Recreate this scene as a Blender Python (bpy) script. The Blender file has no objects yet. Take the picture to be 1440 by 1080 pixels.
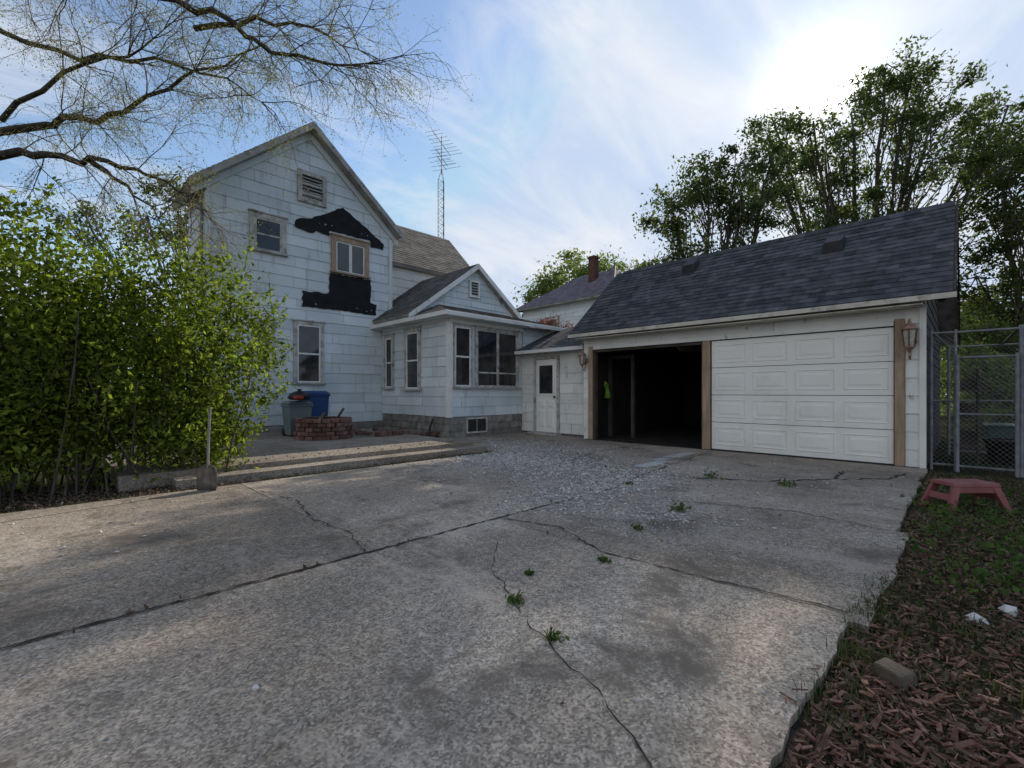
import bpy, math, random
import numpy as np
from mathutils import Vector
random.seed(7); rng=np.random.default_rng(7)
S2=math.sqrt(2)
V=Vector
def site(lat,d,z=0.0):            # survey frame (right, away, up) rotated 45 deg into world metres
    return V(((d+lat)/S2,(d-lat)/S2,z))
# ---------------------------------------------------------------- materials
def nt(m): return m.node_tree.nodes,m.node_tree.links
def mixc(N,L,fac,a,b,mode='MIX'):
    n=N.new('ShaderNodeMix'); n.data_type='RGBA'; n.blend_type=mode
    for i,x in ((0,fac),(6,a),(7,b)):
        if hasattr(x,'is_linked'): L.new(x,n.inputs[i])
        else: n.inputs[i].default_value = x if i==0 else (*x,1) if len(x)==3 else x
    return n.outputs[2]
def ramp(N,L,x,lo,hi,a=0,b=1):
    n=N.new('ShaderNodeMapRange'); n.inputs[1].default_value=lo; n.inputs[2].default_value=hi
    n.inputs[3].default_value=a; n.inputs[4].default_value=b
    L.new(x,n.inputs[0]); return n.outputs[0]
def grey(N,L,x):
    cb=N.new('ShaderNodeCombineColor'); [L.new(x,cb.inputs[i]) for i in range(3)]; return cb.outputs[0]
def noise(N,L,co,scale,detail=4,rough=.6,stretch=None,dist=0,dim='3D'):
    if stretch:
        mp=N.new('ShaderNodeMapping'); mp.inputs['Scale'].default_value=stretch; L.new(co,mp.inputs[0]); co=mp.outputs[0]
    n=N.new('ShaderNodeTexNoise'); n.noise_dimensions=dim; n.inputs['Scale'].default_value=scale; n.inputs['Detail'].default_value=detail
    n.inputs['Roughness'].default_value=rough; n.inputs['Distortion'].default_value=dist
    L.new(co,n.inputs['Vector']); return n.outputs['Fac']
def mk(name,c1,c2,scale=3,rough=.8,island=0.,bump=0.,bscale=40,stretch=None,dirt=None,dirtrange=(.55,.7),dscale=2,dstretch=None,metal=0,spec=.3):
    m=bpy.data.materials.new(name); m.use_nodes=True; N,L=nt(m); b=N['Principled BSDF']
    co=N.new('ShaderNodeTexCoord').outputs['Object']
    f=ramp(N,L,noise(N,L,co,scale,1,stretch=stretch),.3,.7)
    c=mixc(N,L,f,c1,c2)
    if dirt:
        d=ramp(N,L,noise(N,L,co,dscale,4,.7,stretch=dstretch),*dirtrange)
        c=mixc(N,L,d,c,dirt)
    if island:
        g=N.new('ShaderNodeNewGeometry').outputs['Random Per Island']
        c=mixc(N,L,1.0,c,grey(N,L,ramp(N,L,g,0,1,1-island,1+island*.6)),'MULTIPLY')
    L.new(c,b.inputs['Base Color']); b.inputs['Roughness'].default_value=rough
    b.inputs['Metallic'].default_value=metal; b.inputs['Specular IOR Level'].default_value=spec
    if bump:
        bp=N.new('ShaderNodeBump'); bp.inputs['Strength'].default_value=bump; bp.inputs['Distance'].default_value=.02
        L.new(noise(N,L,co,bscale,2,.7),bp.inputs['Height']); L.new(bp.outputs[0],b.inputs['Normal'])
    return m
def leafmat(name,dark,light,trans=.45,vary=0):
    m=bpy.data.materials.new(name); m.use_nodes=True; N,L=nt(m); N.remove(N['Principled BSDF'])
    g=N.new('ShaderNodeNewGeometry').outputs['Random Per Island']
    c=mixc(N,L,g,dark,light)
    if vary:
        co=N.new('ShaderNodeTexCoord').outputs['Object']
        c=mixc(N,L,1.0,c,grey(N,L,ramp(N,L,noise(N,L,co,1.5,2,.6),.35,.65,1-vary,1+vary*.5)),'MULTIPLY')
    d=N.new('ShaderNodeBsdfDiffuse'); L.new(c,d.inputs[0])
    t=N.new('ShaderNodeBsdfTranslucent')
    c2=mixc(N,L,1.0,c,(1.6,1.75,.8),'MULTIPLY'); L.new(c2,t.inputs[0])
    mx=N.new('ShaderNodeMixShader'); mx.inputs[0].default_value=trans
    L.new(d.outputs[0],mx.inputs[1]); L.new(t.outputs[0],mx.inputs[2]); L.new(mx.outputs[0],N['Material Output'].inputs[0])
    return m
M={}
M['siding']=mk('painted_siding',(.52,.58,.61),(.63,.685,.71),1.2,.6,.13,.0,30,dirt=(.36,.36,.35),dirtrange=(.56,.84),dscale=2.4,dstretch=(3,3,.5))
M['seam']=mk('siding_underlay',(.10,.10,.10),(.16,.16,.15),3,.9)
M['white']=mk('white_trim',(.60,.62,.61),(.73,.74,.72),2,.6,.05,.0,30,dirt=(.32,.29,.25),dirtrange=(.57,.78),dscale=4,dstretch=(2,2,.6))
M['peel']=mk('peeling_white_paint',(.64,.645,.62),(.75,.75,.715),2,.7,.07,.15,30,dirt=(.34,.31,.27),dirtrange=(.60,.73),dscale=5,dstretch=(1.5,1.5,.8))
M['cream']=mk('cream_fascia',(.46,.44,.38),(.58,.555,.48),3,.7,.0,.1,30,dirt=(.24,.21,.17),dirtrange=(.52,.72),dscale=5)
M['frame']=mk('weathered_frame',(.36,.35,.33),(.52,.51,.48),4,.75,.1,.2,40,dirt=(.18,.15,.12),dirtrange=(.48,.68),dscale=7)
M['fascia']=mk('grey_fascia',(.26,.25,.24),(.42,.41,.39),3,.8,.05,.2,30,dirt=(.13,.11,.09),dirtrange=(.5,.75),dscale=5)
M['shingle']=mk('asphalt_shingles',(.045,.048,.055),(.088,.092,.102),6,.95,.45)
M['shingle_old']=mk('old_shingles',(.085,.080,.072),(.14,.132,.12),4,.95,.38)
M['shingle_n']=mk('neighbour_shingles',(.12,.10,.125),(.17,.15,.175),4,.95,.25)
M['door']=mk('garage_door_paint',(.74,.735,.69),(.79,.785,.745),1,.45,0,.0,60,dirt=(.65,.64,.59),dirtrange=(.52,.8),dscale=1.6)
M['wood']=mk('new_lumber',(.27,.19,.125),(.40,.29,.20),3,.75,.1,.2,20,stretch=(6,6,.6),dirt=(.20,.16,.12),dirtrange=(.5,.75),dscale=3)
M['greywood']=mk('grey_wood_shingles',(.12,.115,.11),(.25,.24,.23),3,.9,.35,.4,60,stretch=(5,5,1))
M['sidewall']=mk('side_wall_shingles',(.035,.031,.029),(.085,.078,.072),3,.95,.4,.4,60,stretch=(5,5,1))
M['darkwood']=mk('dark_old_wood',(.04,.033,.027),(.08,.066,.055),3,.9,.3)
M['tar']=mk('tar_paper',(.006,.006,.007),(.014,.014,.016),4,.8,0,.5,12)
M['stone']=mk('foundation_stone',(.17,.16,.145),(.28,.265,.24),5,.95,.3,1.0,14)
M['brick']=mk('red_brick',(.13,.065,.05),(.21,.11,.085),8,.9,.45,.4,60,dirt=(.24,.20,.18),dirtrange=(.55,.7),dscale=12)
M['chim']=mk('chimney_brick',(.07,.03,.025),(.12,.06,.045),8,.9)
M['black']=mk('black_metal',(.012,.012,.012),(.03,.03,.03),5,.5,0,0,spec=.4)
M['ventgrey']=mk('vent_grey',(.014,.015,.017),(.024,.026,.03),5,.6)
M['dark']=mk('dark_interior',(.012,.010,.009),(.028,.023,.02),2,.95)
M['galv']=mk('galvanised_steel',(.13,.135,.14),(.22,.225,.23),10,.55,0,0,metal=.3)
M['copper']=mk('lantern_copper',(.22,.13,.09),(.34,.22,.16),20,.5,metal=.3)
M['lglass']=mk('lantern_panes',(.30,.28,.25),(.45,.42,.38),20,.15,spec=.6)
M['green_bin']=mk('grey_green_plastic',(.10,.13,.13),(.15,.18,.17),3,.5)
M['blue']=mk('blue_plastic',(.015,.045,.14),(.02,.06,.18),3,.45)
M['bag']=mk('black_plastic_bag',(.008,.008,.01),(.02,.02,.022),6,.3,0,.8,14)
M['redcloth']=mk('red_cloth',(.25,.03,.02),(.35,.06,.04),10,.9)
M['lime']=mk('hi_vis_cloth',(.12,.28,.03),(.18,.36,.05),6,.8,0,.5,15)
M['stool']=mk('red_plastic',(.19,.06,.055),(.26,.09,.085),6,.5)
M['bark']=mk('bark',(.05,.042,.035),(.12,.10,.085),6,.95)
M['bark2']=mk('bark_dark',(.028,.023,.02),(.075,.062,.05),6,.95,0,.6,30)
M['twig']=mk('pale_twigs',(.16,.125,.075),(.26,.205,.13),6,.95)
M['crack']=mk('crack_soil',(.018,.015,.012),(.06,.05,.04),20,.98)
M['gravel']=mk('gravel',(.31,.295,.275),(.54,.52,.49),9,.9,.4)
M['chip']=mk('bark_mulch',(.13,.055,.036),(.22,.13,.095),30,.9,.65)
M['deadleaf']=mk('dead_leaves',(.08,.056,.034),(.19,.14,.095),9,.85,.5)
M['rock']=mk('pale_rock',(.45,.45,.45),(.62,.62,.60),14,.8,0,.6,30)
M['teal']=mk('teal_plastic',(.04,.10,.09),(.06,.13,.12),4,.5)
M['block']=mk('weathered_block',(.09,.07,.05),(.17,.13,.10),8,.9,0,.5,40)
M['rust']=mk('rusty_steel',(.10,.08,.07),(.2,.17,.15),15,.6,metal=.4)
M['leaf_tree']=leafmat('maple_leaves',(.04,.058,.026),(.115,.14,.065),.5)
M['leaf_dark']=leafmat('oak_leaves',(.03,.042,.018),(.085,.105,.04),.45)
M['leaf_hedge']=leafmat('hedge_leaves',(.045,.070,.012),(.25,.30,.055),.45,vary=.45)
M['leaf_young']=leafmat('young_leaves',(.17,.17,.06),(.26,.27,.10),.4)
M['leaf_pale']=leafmat('pale_leaves',(.11,.15,.05),(.19,.23,.085),.4)
M['leaf_red']=leafmat('red_leaves',(.12,.03,.03),(.2,.06,.05),.3)
M['grass']=leafmat('grass_blades',(.035,.05,.02),(.11,.125,.06),.3)
M['weed']=leafmat('weed_leaves',(.04,.07,.02),(.10,.15,.05),.3)
def glass():
    m=bpy.data.materials.new('window_glass'); m.use_nodes=True; N,L=nt(m); b=N['Principled BSDF']
    co=N.new('ShaderNodeTexCoord').outputs['Object']
    c=mixc(N,L,ramp(N,L,noise(N,L,co,1.6,3,stretch=(1,1,.6)),.4,.65),(.012,.014,.017),(.06,.055,.05))
    L.new(c,b.inputs['Base Color']); b.inputs['Roughness'].default_value=.05; b.inputs['Specular IOR Level'].default_value=.6
    return m
M['glass']=glass()
def concrete(name,a,bc,patina,dim='2D'):
    m=bpy.data.materials.new(name); m.use_nodes=True; N,L=nt(m); b=N['Principled BSDF']
    co=N.new('ShaderNodeTexCoord').outputs['Object']
    c=mixc(N,L,ramp(N,L,noise(N,L,co,.55,5,.65,dist=.2,dim=dim),.36,.64),a,bc)
    c=mixc(N,L,ramp(N,L,noise(N,L,co,2.6,5,.75,dim=dim),.46,.70),c,patina)
    vo=N.new('ShaderNodeTexVoronoi'); vo.voronoi_dimensions=dim; vo.inputs['Scale'].default_value=110; L.new(co,vo.inputs['Vector'])
    sc=N.new('ShaderNodeSeparateColor'); L.new(vo.outputs['Color'],sc.inputs[0])
    c=mixc(N,L,.9,c,grey(N,L,ramp(N,L,sc.outputs[0],0,1,.48,1.45)),'MULTIPLY')
    fine=noise(N,L,co,22,5,.85,dim=dim)
    c=mixc(N,L,1.0,c,grey(N,L,ramp(N,L,fine,.3,.7,.62,1.34)),'MULTIPLY')
    st=ramp(N,L,noise(N,L,co,1.3,7,.78,dist=.25,dim=dim),.52,.68)
    c=mixc(N,L,st,c,tuple(x*.58 for x in a))
    st2=ramp(N,L,noise(N,L,co,.9,6,.8,stretch=(1.6,.6,1),dist=.2,dim=dim),.58,.70,0,.55)
    c=mixc(N,L,st2,c,tuple(x*1.22 for x in bc))
    g=N.new('ShaderNodeNewGeometry').outputs['Random Per Island']
    c=mixc(N,L,1.0,c,grey(N,L,ramp(N,L,g,0,1,.84,1.1)),'MULTIPLY')
    L.new(c,b.inputs['Base Color']); b.inputs['Roughness'].default_value=.9; b.inputs['Specular IOR Level'].default_value=.2
    bp=N.new('ShaderNodeBump'); bp.inputs['Strength'].default_value=.8; bp.inputs['Distance'].default_value=.006
    L.new(sc.outputs[1],bp.inputs['Height']); L.new(bp.outputs[0],b.inputs['Normal'])
    return m
M['concrete']=concrete('aged_concrete',(.275,.228,.180),(.420,.358,.292),(.325,.275,.220))
M['patio']=concrete('patio_concrete',(.23,.19,.15),(.35,.305,.25),(.27,.225,.18),'3D')
M['newconc']=concrete('pale_concrete',(.44,.43,.41),(.54,.53,.51),(.48,.46,.44))
def groundmat():
    m=bpy.data.materials.new('soil_and_turf'); m.use_nodes=True; N,L=nt(m); b=N['Principled BSDF']
    co=N.new('ShaderNodeTexCoord').outputs['Object']
    c=mixc(N,L,ramp(N,L,noise(N,L,co,14,5,.75,dim='2D'),.35,.65),(.03,.022,.016),(.10,.08,.06))
    c=mixc(N,L,ramp(N,L,noise(N,L,co,.5,4,.7,dim='2D'),.42,.55),c,(.035,.045,.02))
    L.new(c,b.inputs['Base Color']); b.inputs['Roughness'].default_value=.95; b.inputs['Specular IOR Level'].default_value=.0
    bp=N.new('ShaderNodeBump'); bp.inputs['Strength'].default_value=1; bp.inputs['Distance'].default_value=.03
    L.new(noise(N,L,co,30,3,.8,dim='2D'),bp.inputs['Height']); L.new(bp.outputs[0],b.inputs['Normal'])
    return m
M['ground']=groundmat()
# ---------------------------------------------------------------- mesh builder
class MB:
    def __init__(s): s.v=[]; s.f=[]
    def add(s,vs,fs):
        o=len(s.v); s.v+= [tuple(x) for x in vs]; s.f+=[tuple(i+o for i in f) for f in fs]
    def hexa(s,b,t):
        s.add(list(b)+list(t),[(3,2,1,0),(4,5,6,7),(0,1,5,4),(1,2,6,5),(2,3,7,6),(3,0,4,7)])
    def box(s,x0,x1,y0,y1,z0,z1):
        s.hexa([(x0,y0,z0),(x1,y0,z0),(x1,y1,z0),(x0,y1,z0)],[(x0,y0,z1),(x1,y0,z1),(x1,y1,z1),(x0,y1,z1)])
    def pbox(s,P,a0,a1,b0,b1,z0,z1):
        s.hexa([P(a0,b0,z0),P(a1,b0,z0),P(a1,b1,z0),P(a0,b1,z0)],[P(a0,b0,z1),P(a1,b0,z1),P(a1,b1,z1),P(a0,b1,z1)])
    def tube(s,pts,rad,n=6,cap=True):
        pts=[V(p) for p in pts]
        if not hasattr(rad,'__len__'): rad=[rad]*len(pts)
        o=len(s.v); up=V((0,0,1))
        for i,p in enumerate(pts):
            t=(pts[min(i+1,len(pts)-1)]-pts[max(i-1,0)]).normalized()
            a=t.cross(up) 
            if a.length<.15: a=t.cross(V((1,0,0)))
            a.normalize(); b=t.cross(a)
            for k in range(n):
                w=2*math.pi*k/n
                s.v.append(tuple(p+(a*math.cos(w)+b*math.sin(w))*rad[i]))
        for i in range(len(pts)-1):
            for k in range(n):
                k2=(k+1)%n; s.f.append((o+i*n+k,o+i*n+k2,o+(i+1)*n+k2,o+(i+1)*n+k))
        if cap and n>3:
            s.f.append(tuple(o+k for k in range(n))); s.f.append(tuple(o+(len(pts)-1)*n+k for k in range(n)))
    def lathe(s,c,prof,n=16):
        o=len(s.v)
        for r,z in prof:
            for k in range(n):
                w=2*math.pi*k/n; s.v.append((c[0]+r*math.cos(w),c[1]+r*math.sin(w),c[2]+z))
        for i in range(len(prof)-1):
            for k in range(n):
                k2=(k+1)%n; s.f.append((o+i*n+k,o+i*n+k2,o+(i+1)*n+k2,o+(i+1)*n+k))
    def make(s,name,mat,parent=None,smooth=False,bevel=0):
        me=bpy.data.meshes.new(name); me.from_pydata(s.v,[],s.f); me.update()
        ob=bpy.data.objects.new(name,me); bpy.context.collection.objects.link(ob)
        me.materials.append(M[mat])
        if smooth: me.polygons.foreach_set('use_smooth',[True]*len(me.polygons))
        if bevel:
            b=ob.modifiers.new('b','BEVEL'); b.width=bevel; b.segments=2; b.limit_method='ANGLE'
        if parent: ob.parent=parent
        return ob
def empty(name):
    e=bpy.data.objects.new(name,None); bpy.context.collection.objects.link(e); return e
def lap(mb,p00,p10,p11,p01,expo,tab,lip,toward,jit=.15,gap=.005,rnd=None,dzj=.002):
    """overlapping courses (siding / shingles) over a quad; every tab is a separate island"""
    R=rnd or random
    p00,p10,p11,p01=map(V,(p00,p10,p11,p01))
    u=(p10-p00); W=u.length; u.normalize()
    ml=(p01+p11)/2-(p00+p10)/2
    v=ml-u*ml.dot(u); Ls=v.length; v.normalize()
    n=u.cross(v); 
    if n.dot(V(toward))<0: n=-n
    sl0,sl1=0,(p01-p00).dot(u); sr0,sr1=W,(p11-p00).dot(u)
    N=max(1,round(Ls/expo)); e=Ls/N
    for i in range(N):
        t0,t1=i/N,(i+1)/N
        a0,b0=sl0+(sl1-sl0)*t0,sr0+(sr1-sr0)*t0
        a1,b1=sl0+(sl1-sl0)*t1,sr0+(sr1-sr0)*t1
        s=min(a0,a1)-R.random()*tab
        while s<max(b0,b1):
            s2=s+tab*(1+R.uniform(-jit,jit))
            l0,r0=max(s,a0),min(s2-gap,b0); l1,r1=max(s,a1),min(s2-gap,b1)
            if r0-l0>.004 or r1-l1>.004:
                r0=max(r0,l0); r1=max(r1,l1); l0=min(l0,r0); l1=min(l1,r1)
                dz=R.uniform(-dzj,dzj); lp=lip*R.uniform(.75,1.25)
                A=p00+u*l0+v*(e*i-.004+dz); B=p00+u*r0+v*(e*i-.004+dz)
                C=p00+u*r1+v*(e*(i+1)); D=p00+u*l1+v*(e*(i+1))
                mb.add([A+n*lp,B+n*lp,C+n*.003,D+n*.003,A-n*.003,B-n*.003],[(0,1,2,3),(4,5,1,0)])
            s=s2
def roof(name,parent,p00,p10,p11,p01,mat,thick=.12,expo=.14,tab=.3,trim='fascia',lip=.012):
    p=[V(x) for x in (p00,p10,p11,p01)]
    n=(p[1]-p[0]).cross(p[3]-p[0]).normalized()
    if n.z<0: n=-n
    mb=MB(); mb.hexa([q-n*thick for q in p],[q-n*.004 for q in p]); mb.make(name+'_deck',trim,parent)
    mb=MB(); lap(mb,*p,expo,tab,lip,(0,0,1),jit=.35,gap=.003); mb.make(name+'_shingles',mat,parent)
PY=lambda c:(lambda a,b,z:(a,c-b,z))    # wall facing -Y at y=c, a = world x
PX=lambda c:(lambda a,b,z:(c-b,a,z))    # wall facing -X at x=c, a = world y
def window(name,parent,P,a0,a1,z0,z1,fw=.09,framemat='frame',rail=True,mull=0,sashmat='white',sillw=.05,proud=.06):
    f=MB()
    f.pbox(P,a0,a0+fw,0,proud,z0,z1); f.pbox(P,a1-fw,a1,0,proud,z0,z1)
    f.pbox(P,a0+fw,a1-fw,0,proud,z1-fw,z1); f.pbox(P,a0-sillw*.6,a1+sillw*.6,0,proud+.05,z0-.05,z0)
    f.pbox(P,a0-.03,a1+.03,0,proud+.03,z1,z1+.035)
    f.make(name+'_frame',framemat,parent,bevel=.004)
    s=MB(); sw=.04; i0,i1=a0+fw,a1-fw; j0,j1=z0,z1-fw; zm=(j0+j1)/2
    def sash(x0,x1,q0,q1,b0,b1):
        s.pbox(P,x0,x0+sw,b0,b1,q0,q1); s.pbox(P,x1-sw,x1,b0,b1,q0,q1)
        s.pbox(P,x0+sw,x1-sw,b0,b1,q0,q0+sw); s.pbox(P,x0+sw,x1-sw,b0,b1,q1-sw,q1)
    if rail: sash(i0,i1,zm-.02,j1,.030,.050); sash(i0,i1,j0,zm+.018,.020,.042)
    elif mull:
        w=(i1-i0)/mull
        for k in range(mull): sash(i0+k*w+.002,i0+(k+1)*w-.002,j0,j1,.02,.045)
    else: sash(i0,i1,j0,j1,.02,.045)
    s.make(name+'_sash',sashmat,parent)
    g=MB(); g.pbox(P,i0,i1,.027,.029,j0,j1); g.make(name+'_glass','glass',parent)
def louvre(name,parent,P,a0,a1,z0,z1,mat='frame',fw=.09):
    f=MB(); f.pbox(P,a0,a0+fw,0,.07,z0,z1); f.pbox(P,a1-fw,a1,0,.07,z0,z1)
    f.pbox(P,a0+fw,a1-fw,0,.07,z1-fw,z1); f.pbox(P,a0+fw,a1-fw,0,.07,z0,z0+fw)
    f.make(name,mat,parent); f=MB()
    n=max(5,int((z1-z0-2*fw)/.08)); h=(z1-z0-2*fw)/n
    for k in range(n):
        q=z0+fw+k*h
        f.hexa([P(a0+fw,.05,q),P(a1-fw,.05,q),P(a1-fw,.045,q+.012),P(a0+fw,.045,q+.012)],
               [P(a0+fw,.02,q+h*.4),P(a1-fw,.02,q+h*.4),P(a1-fw,.015,q+h*.4+.01),P(a0+fw,.015,q+h*.4+.01)])
    f.make(name+'_slats','fascia',parent)
    g=MB(); g.pbox(P,a0+fw,a1-fw,.008,.012,z0+fw,z1-fw); g.make(name+'_back','black',parent)
# ================================================================ HOUSE
H=empty('farmhouse')
def wall(name,P,a0,a1,z0,z1,toward,expo=.27,tab=1.1,mat='siding',par=H,lip=.020,peak=None):
    mb=MB()
    lap(mb,P(a0,0,z0),P(a1,0,z0),P(a1,0,z1),P(a0,0,z1),expo,tab,lip,toward,dzj=.005,gap=.006)
    if peak: lap(mb,P(a0,0,z1),P(a1,0,z1),P(peak[0]+.01,0,peak[1]),P(peak[0]-.01,0,peak[1]),expo,tab,lip,toward,dzj=.005,gap=.006)
    mb.make(name,mat,par)
G=PY(12.28)
wall('gable_siding',G,2.41,7.08,.3,6.0,(0,-1,0),peak=(4.74,7.98))
wall('side_siding',PX(2.41),12.28,14.2,.3,5.9,(-1,0,0))
c=MB(); c.box(2.44,7.05,12.285,14.2,-.05,5.85)
c.add([(2.44,12.29,5.85),(7.05,12.29,5.85),(4.74,12.29,7.9),(2.44,14.2,5.85),(7.05,14.2,5.85),(4.74,14.2,7.9)],[(0,1,2),(3,5,4),(0,2,5,3),(1,4,5,2)])
c.make('gable_core','seam',H)
c=MB(); c.box(2.38,7.1,12.24,12.275,-.05,.28); c.box(6.86,9.4,9.02,9.06,-.05,.5); c.box(6.84,6.88,9.02,12.24,-.05,.5); c.make('foundation_core','stone',H)
mb=MB(); lap(mb,(2.38,12.23,-.02),(7.1,12.23,-.02),(7.1,12.23,.28),(2.38,12.23,.28),.15,.35,.03,(0,-1,0),.3,.012)
lap(mb,(6.8,9.0,-.02),(9.4,9.0,-.02),(9.4,9.0,.52),(6.8,9.0,.52),.18,.4,.02,(0,-1,0),.2,.012)
lap(mb,(6.82,9.0,-.02),(6.82,12.2,-.02),(6.82,12.2,.52),(6.82,9.0,.52),.18,.4,.02,(-1,0,0),.2,.012); mb.make('foundation_stones','stone',H)
roof('gable_roof_west',H,(2.05,12.0,5.85),(2.05,14.3,5.85),(4.72,14.3,8.16),(4.72,12.0,8.16),'shingle_old',.14)
roof('gable_roof_east',H,(7.39,14.3,5.85),(7.39,12.0,5.85),(4.722,12.0,8.16),(4.722,14.3,8.16),'shingle_old',.14)
t=MB()
for (xa,za,xb,zb) in ((2.12,5.72,4.72,7.97),(7.32,5.72,4.72,7.97)):
    t.hexa([(xa,12.255,za-.16),(xb,12.255,zb-.19),(xb,12.22,zb-.19),(xa,12.22,za-.16)],[(xa,12.255,za+.0),(xb,12.255,zb+.0),(xb,12.22,zb+.0),(xa,12.22,za+.0)])
t.make('rake_frieze','siding',H)
t=MB()
for (xa,za,xb,zb) in ((2.03,5.83,4.72,8.155),(7.41,5.83,4.72,8.155)):
    t.hexa([(xa,11.995,za-.18),(xb,11.995,zb-.18),(xb,11.965,zb-.18),(xa,11.965,za-.18)],[(xa,11.995,za),(xb,11.995,zb),(xb,11.965,zb),(xa,11.965,za)])
t.make('rake_board','fascia',H)
t=MB(); t.box(2.37,2.47,12.2,12.255,.3,5.7); t.box(7.02,7.12,12.2,12.255,3.3,5.7); t.make('corner_boards','siding',H)
t=MB(); t.tube([(2.3,12.15,5.55),(2.33,12.3,5.2),(2.3,12.3,3.0)],.035,8); t.tube([(1.7,12.2,5.3),(2.35,12.2,5.25)],.03,8); t.make('downspout','galv',H)
window('upper_window',H,G,3.28,4.13,4.62,5.52,.12,sashmat='frame')
louvre('attic_vent',H,G,4.40,5.15,6.1,6.92,fw=.11)
window('new_window',H,G,5.28,6.38,4.45,5.42,.13,framemat='wood',rail=False,mull=2,proud=.07)
window('lower_window',H,G,4.30,5.08,1.38,2.98,.09)
window('small_window',H,G,3.35,3.85,1.9,2.85,.08)
def ragged(pts,step=.09,j=.018):
    out=[]
    for i,(a,z) in enumerate(pts):
        a2,z2=pts[(i+1)%len(pts)]; n=max(1,int(math.hypot(a2-a,z2-z)/step))
        for k in range(n): out.append((a+(a2-a)*k/n+random.uniform(-j,j),z+(z2-z)*k/n+random.uniform(-j,j)))
    return out
def patch(mb,P,pts,b):
    r=ragged(pts); o=[P(a,b,z) for a,z in r]; q=[P(a,b-.012,z) for a,z in r]; n=len(r)
    mb.add(o+q,[tuple(range(n))]+[(i,(i+1)%n,n+(i+1)%n,n+i) for i in range(n)])
mb=MB(); patch(mb,G,[(4.32,5.40),(4.36,5.60),(4.75,5.72),(5.62,6.26),(6.86,5.52),(6.82,5.36),(6.45,5.34),(6.43,5.52),(5.23,5.52),(5.22,5.38),(4.9,5.42),(4.8,5.34)],.040)
patch(mb,G,[(5.24,4.38),(6.44,4.38),(6.44,3.72),(6.62,3.70),(6.60,3.38),(4.52,3.38),(4.53,3.78),(5.22,3.80)],.039)
mb.make('tar_paper_patch','tar',H)
t=MB()
for k in range(14):
    a=random.uniform(4.7,6.5); z=random.choice((random.uniform(3.45,3.5),random.uniform(5.62,5.66)))
    t.pbox(G,a,a+.018,.041,.045,z,z+.018)
t.make('cap_nails','white',H)
roof('wing_roof_front',H,(4.7,12.95,5.3),(11.35,12.95,5.3),(11.35,15,7.35),(4.7,15,7.35),'shingle_old',.12)
roof('wing_roof_back',H,(11.35,17.05,5.3),(4.7,17.05,5.3),(4.7,15.002,7.35),(11.35,15.002,7.35),'shingle_old',.12)
wall('wing_siding',PY(13.2),7.1,11.1,3.0,5.4,(0,-1,0),mat='peel')
c=MB(); c.box(4.8,11.07,13.23,16.8,-.05,5.4); c.add([(11.07,13.23,5.4),(11.07,16.8,5.4),(11.07,15,7.2)],[(0,1,2)]); c.make('wing_core','siding',H)
roof('addition_roof_west',H,(6.5,10.28,3.2),(6.5,13.2,3.2),(8.86,13.2,4.95),(8.86,10.28,4.95),'shingle_old',.12)
roof('addition_roof_east',H,(11.22,13.2,3.2),(11.22,10.28,3.2),(8.862,10.28,4.95),(8.862,13.2,4.95),'shingle_old',.12)
wall('addition_gable_siding',PY(10.45),6.85,10.87,3.0,3.3,(0,-1,0),expo=.2,tab=.9,peak=(8.86,4.80))
t=MB()
for (xa,xb) in ((6.47,8.86),(11.25,8.86)):
    za,zb=3.18,4.945
    t.hexa([(xa,10.27,za-.15),(xb,10.27,zb-.15),(xb,10.24,zb-.15),(xa,10.24,za-.15)],[(xa,10.27,za),(xb,10.27,zb),(xb,10.24,zb),(xa,10.24,za)])
t.make('addition_rake_board','white',H)
louvre('gable_vent',H,PY(10.43),8.62,9.0,3.95,4.45,mat='white',fw=.05)
c=MB(); c.box(6.86,10.85,9.03,13.2,-.05,3.02); c.make('addition_core','seam',H)
c=MB(); c.add([(6.9,10.47,3.0),(10.8,10.47,3.0),(8.86,10.47,4.75)],[(0,1,2)]); c.make('addition_gable_core','seam',H)
Sx=PX(6.82); Fy=PY(9.0)
wall('addition_side_siding',Sx,9.0,12.26,.52,3.05,(-1,0,0),expo=.25)
wall('porch_front_siding',Fy,6.82,9.4,.52,3.0,(0,-1,0),expo=.25,tab=.8)
wall('porch_return_siding',Fy,9.42,10.85,2.3,3.0,(0,-1,0),expo=.25,tab=.8)
t=MB(); t.box(6.785,6.9,8.955,9.02,.5,3.02); t.box(6.785,6.82,9.02,9.1,.5,3.02); t.box(6.785,9.4,8.945,8.985,2.86,3.02); t.box(6.77,6.81,9.1,12.2,2.9,3.04);t.make('porch_trim','peel',H)
window('side_window',H,Sx,11.55,12.08,1.26,2.78,.09)
window('side_window_wide',H,Sx,10.2,10.98,1.22,2.84,.10)
window('porch_window',H,Fy,6.91,7.52,1.27,2.82,.05,rail=True)
window('porch_window_double',H,Fy,7.62,9.22,1.27,2.82,.06,rail=False,mull=2,sashmat='frame')
t=MB(); t.pbox(Fy,7.70,9.14,.029,.05,1.62,1.66); t.make('porch_window_rail','frame',H)
t=MB(); t.pbox(Fy,7.32,7.36,0.02,.07,.08,.48); t.pbox(Fy,7.98,8.02,0.02,.07,.08,.48); t.pbox(Fy,7.36,7.98,0.02,.07,.44,.48); t.pbox(Fy,7.36,7.98,0.02,.07,.08,.12); t.make('basement_window_frame','frame',H)
t=MB(); t.pbox(Fy,7.36,7.98,.04,.045,.12,.44); t.make('basement_window_glass','black',H)
t=MB(); t.pbox(Fy,7.66,7.68,.045,.055,.12,.44)
t.make('basement_window_bar','fascia',H)
e=3.08
roof('porch_roof_front',H,(6.5,8.68,e),(11.0,8.68,e),(9.9,10.44,3.58),(7.55,10.44,3.58),'shingle_old',.10,trim='white')
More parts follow.
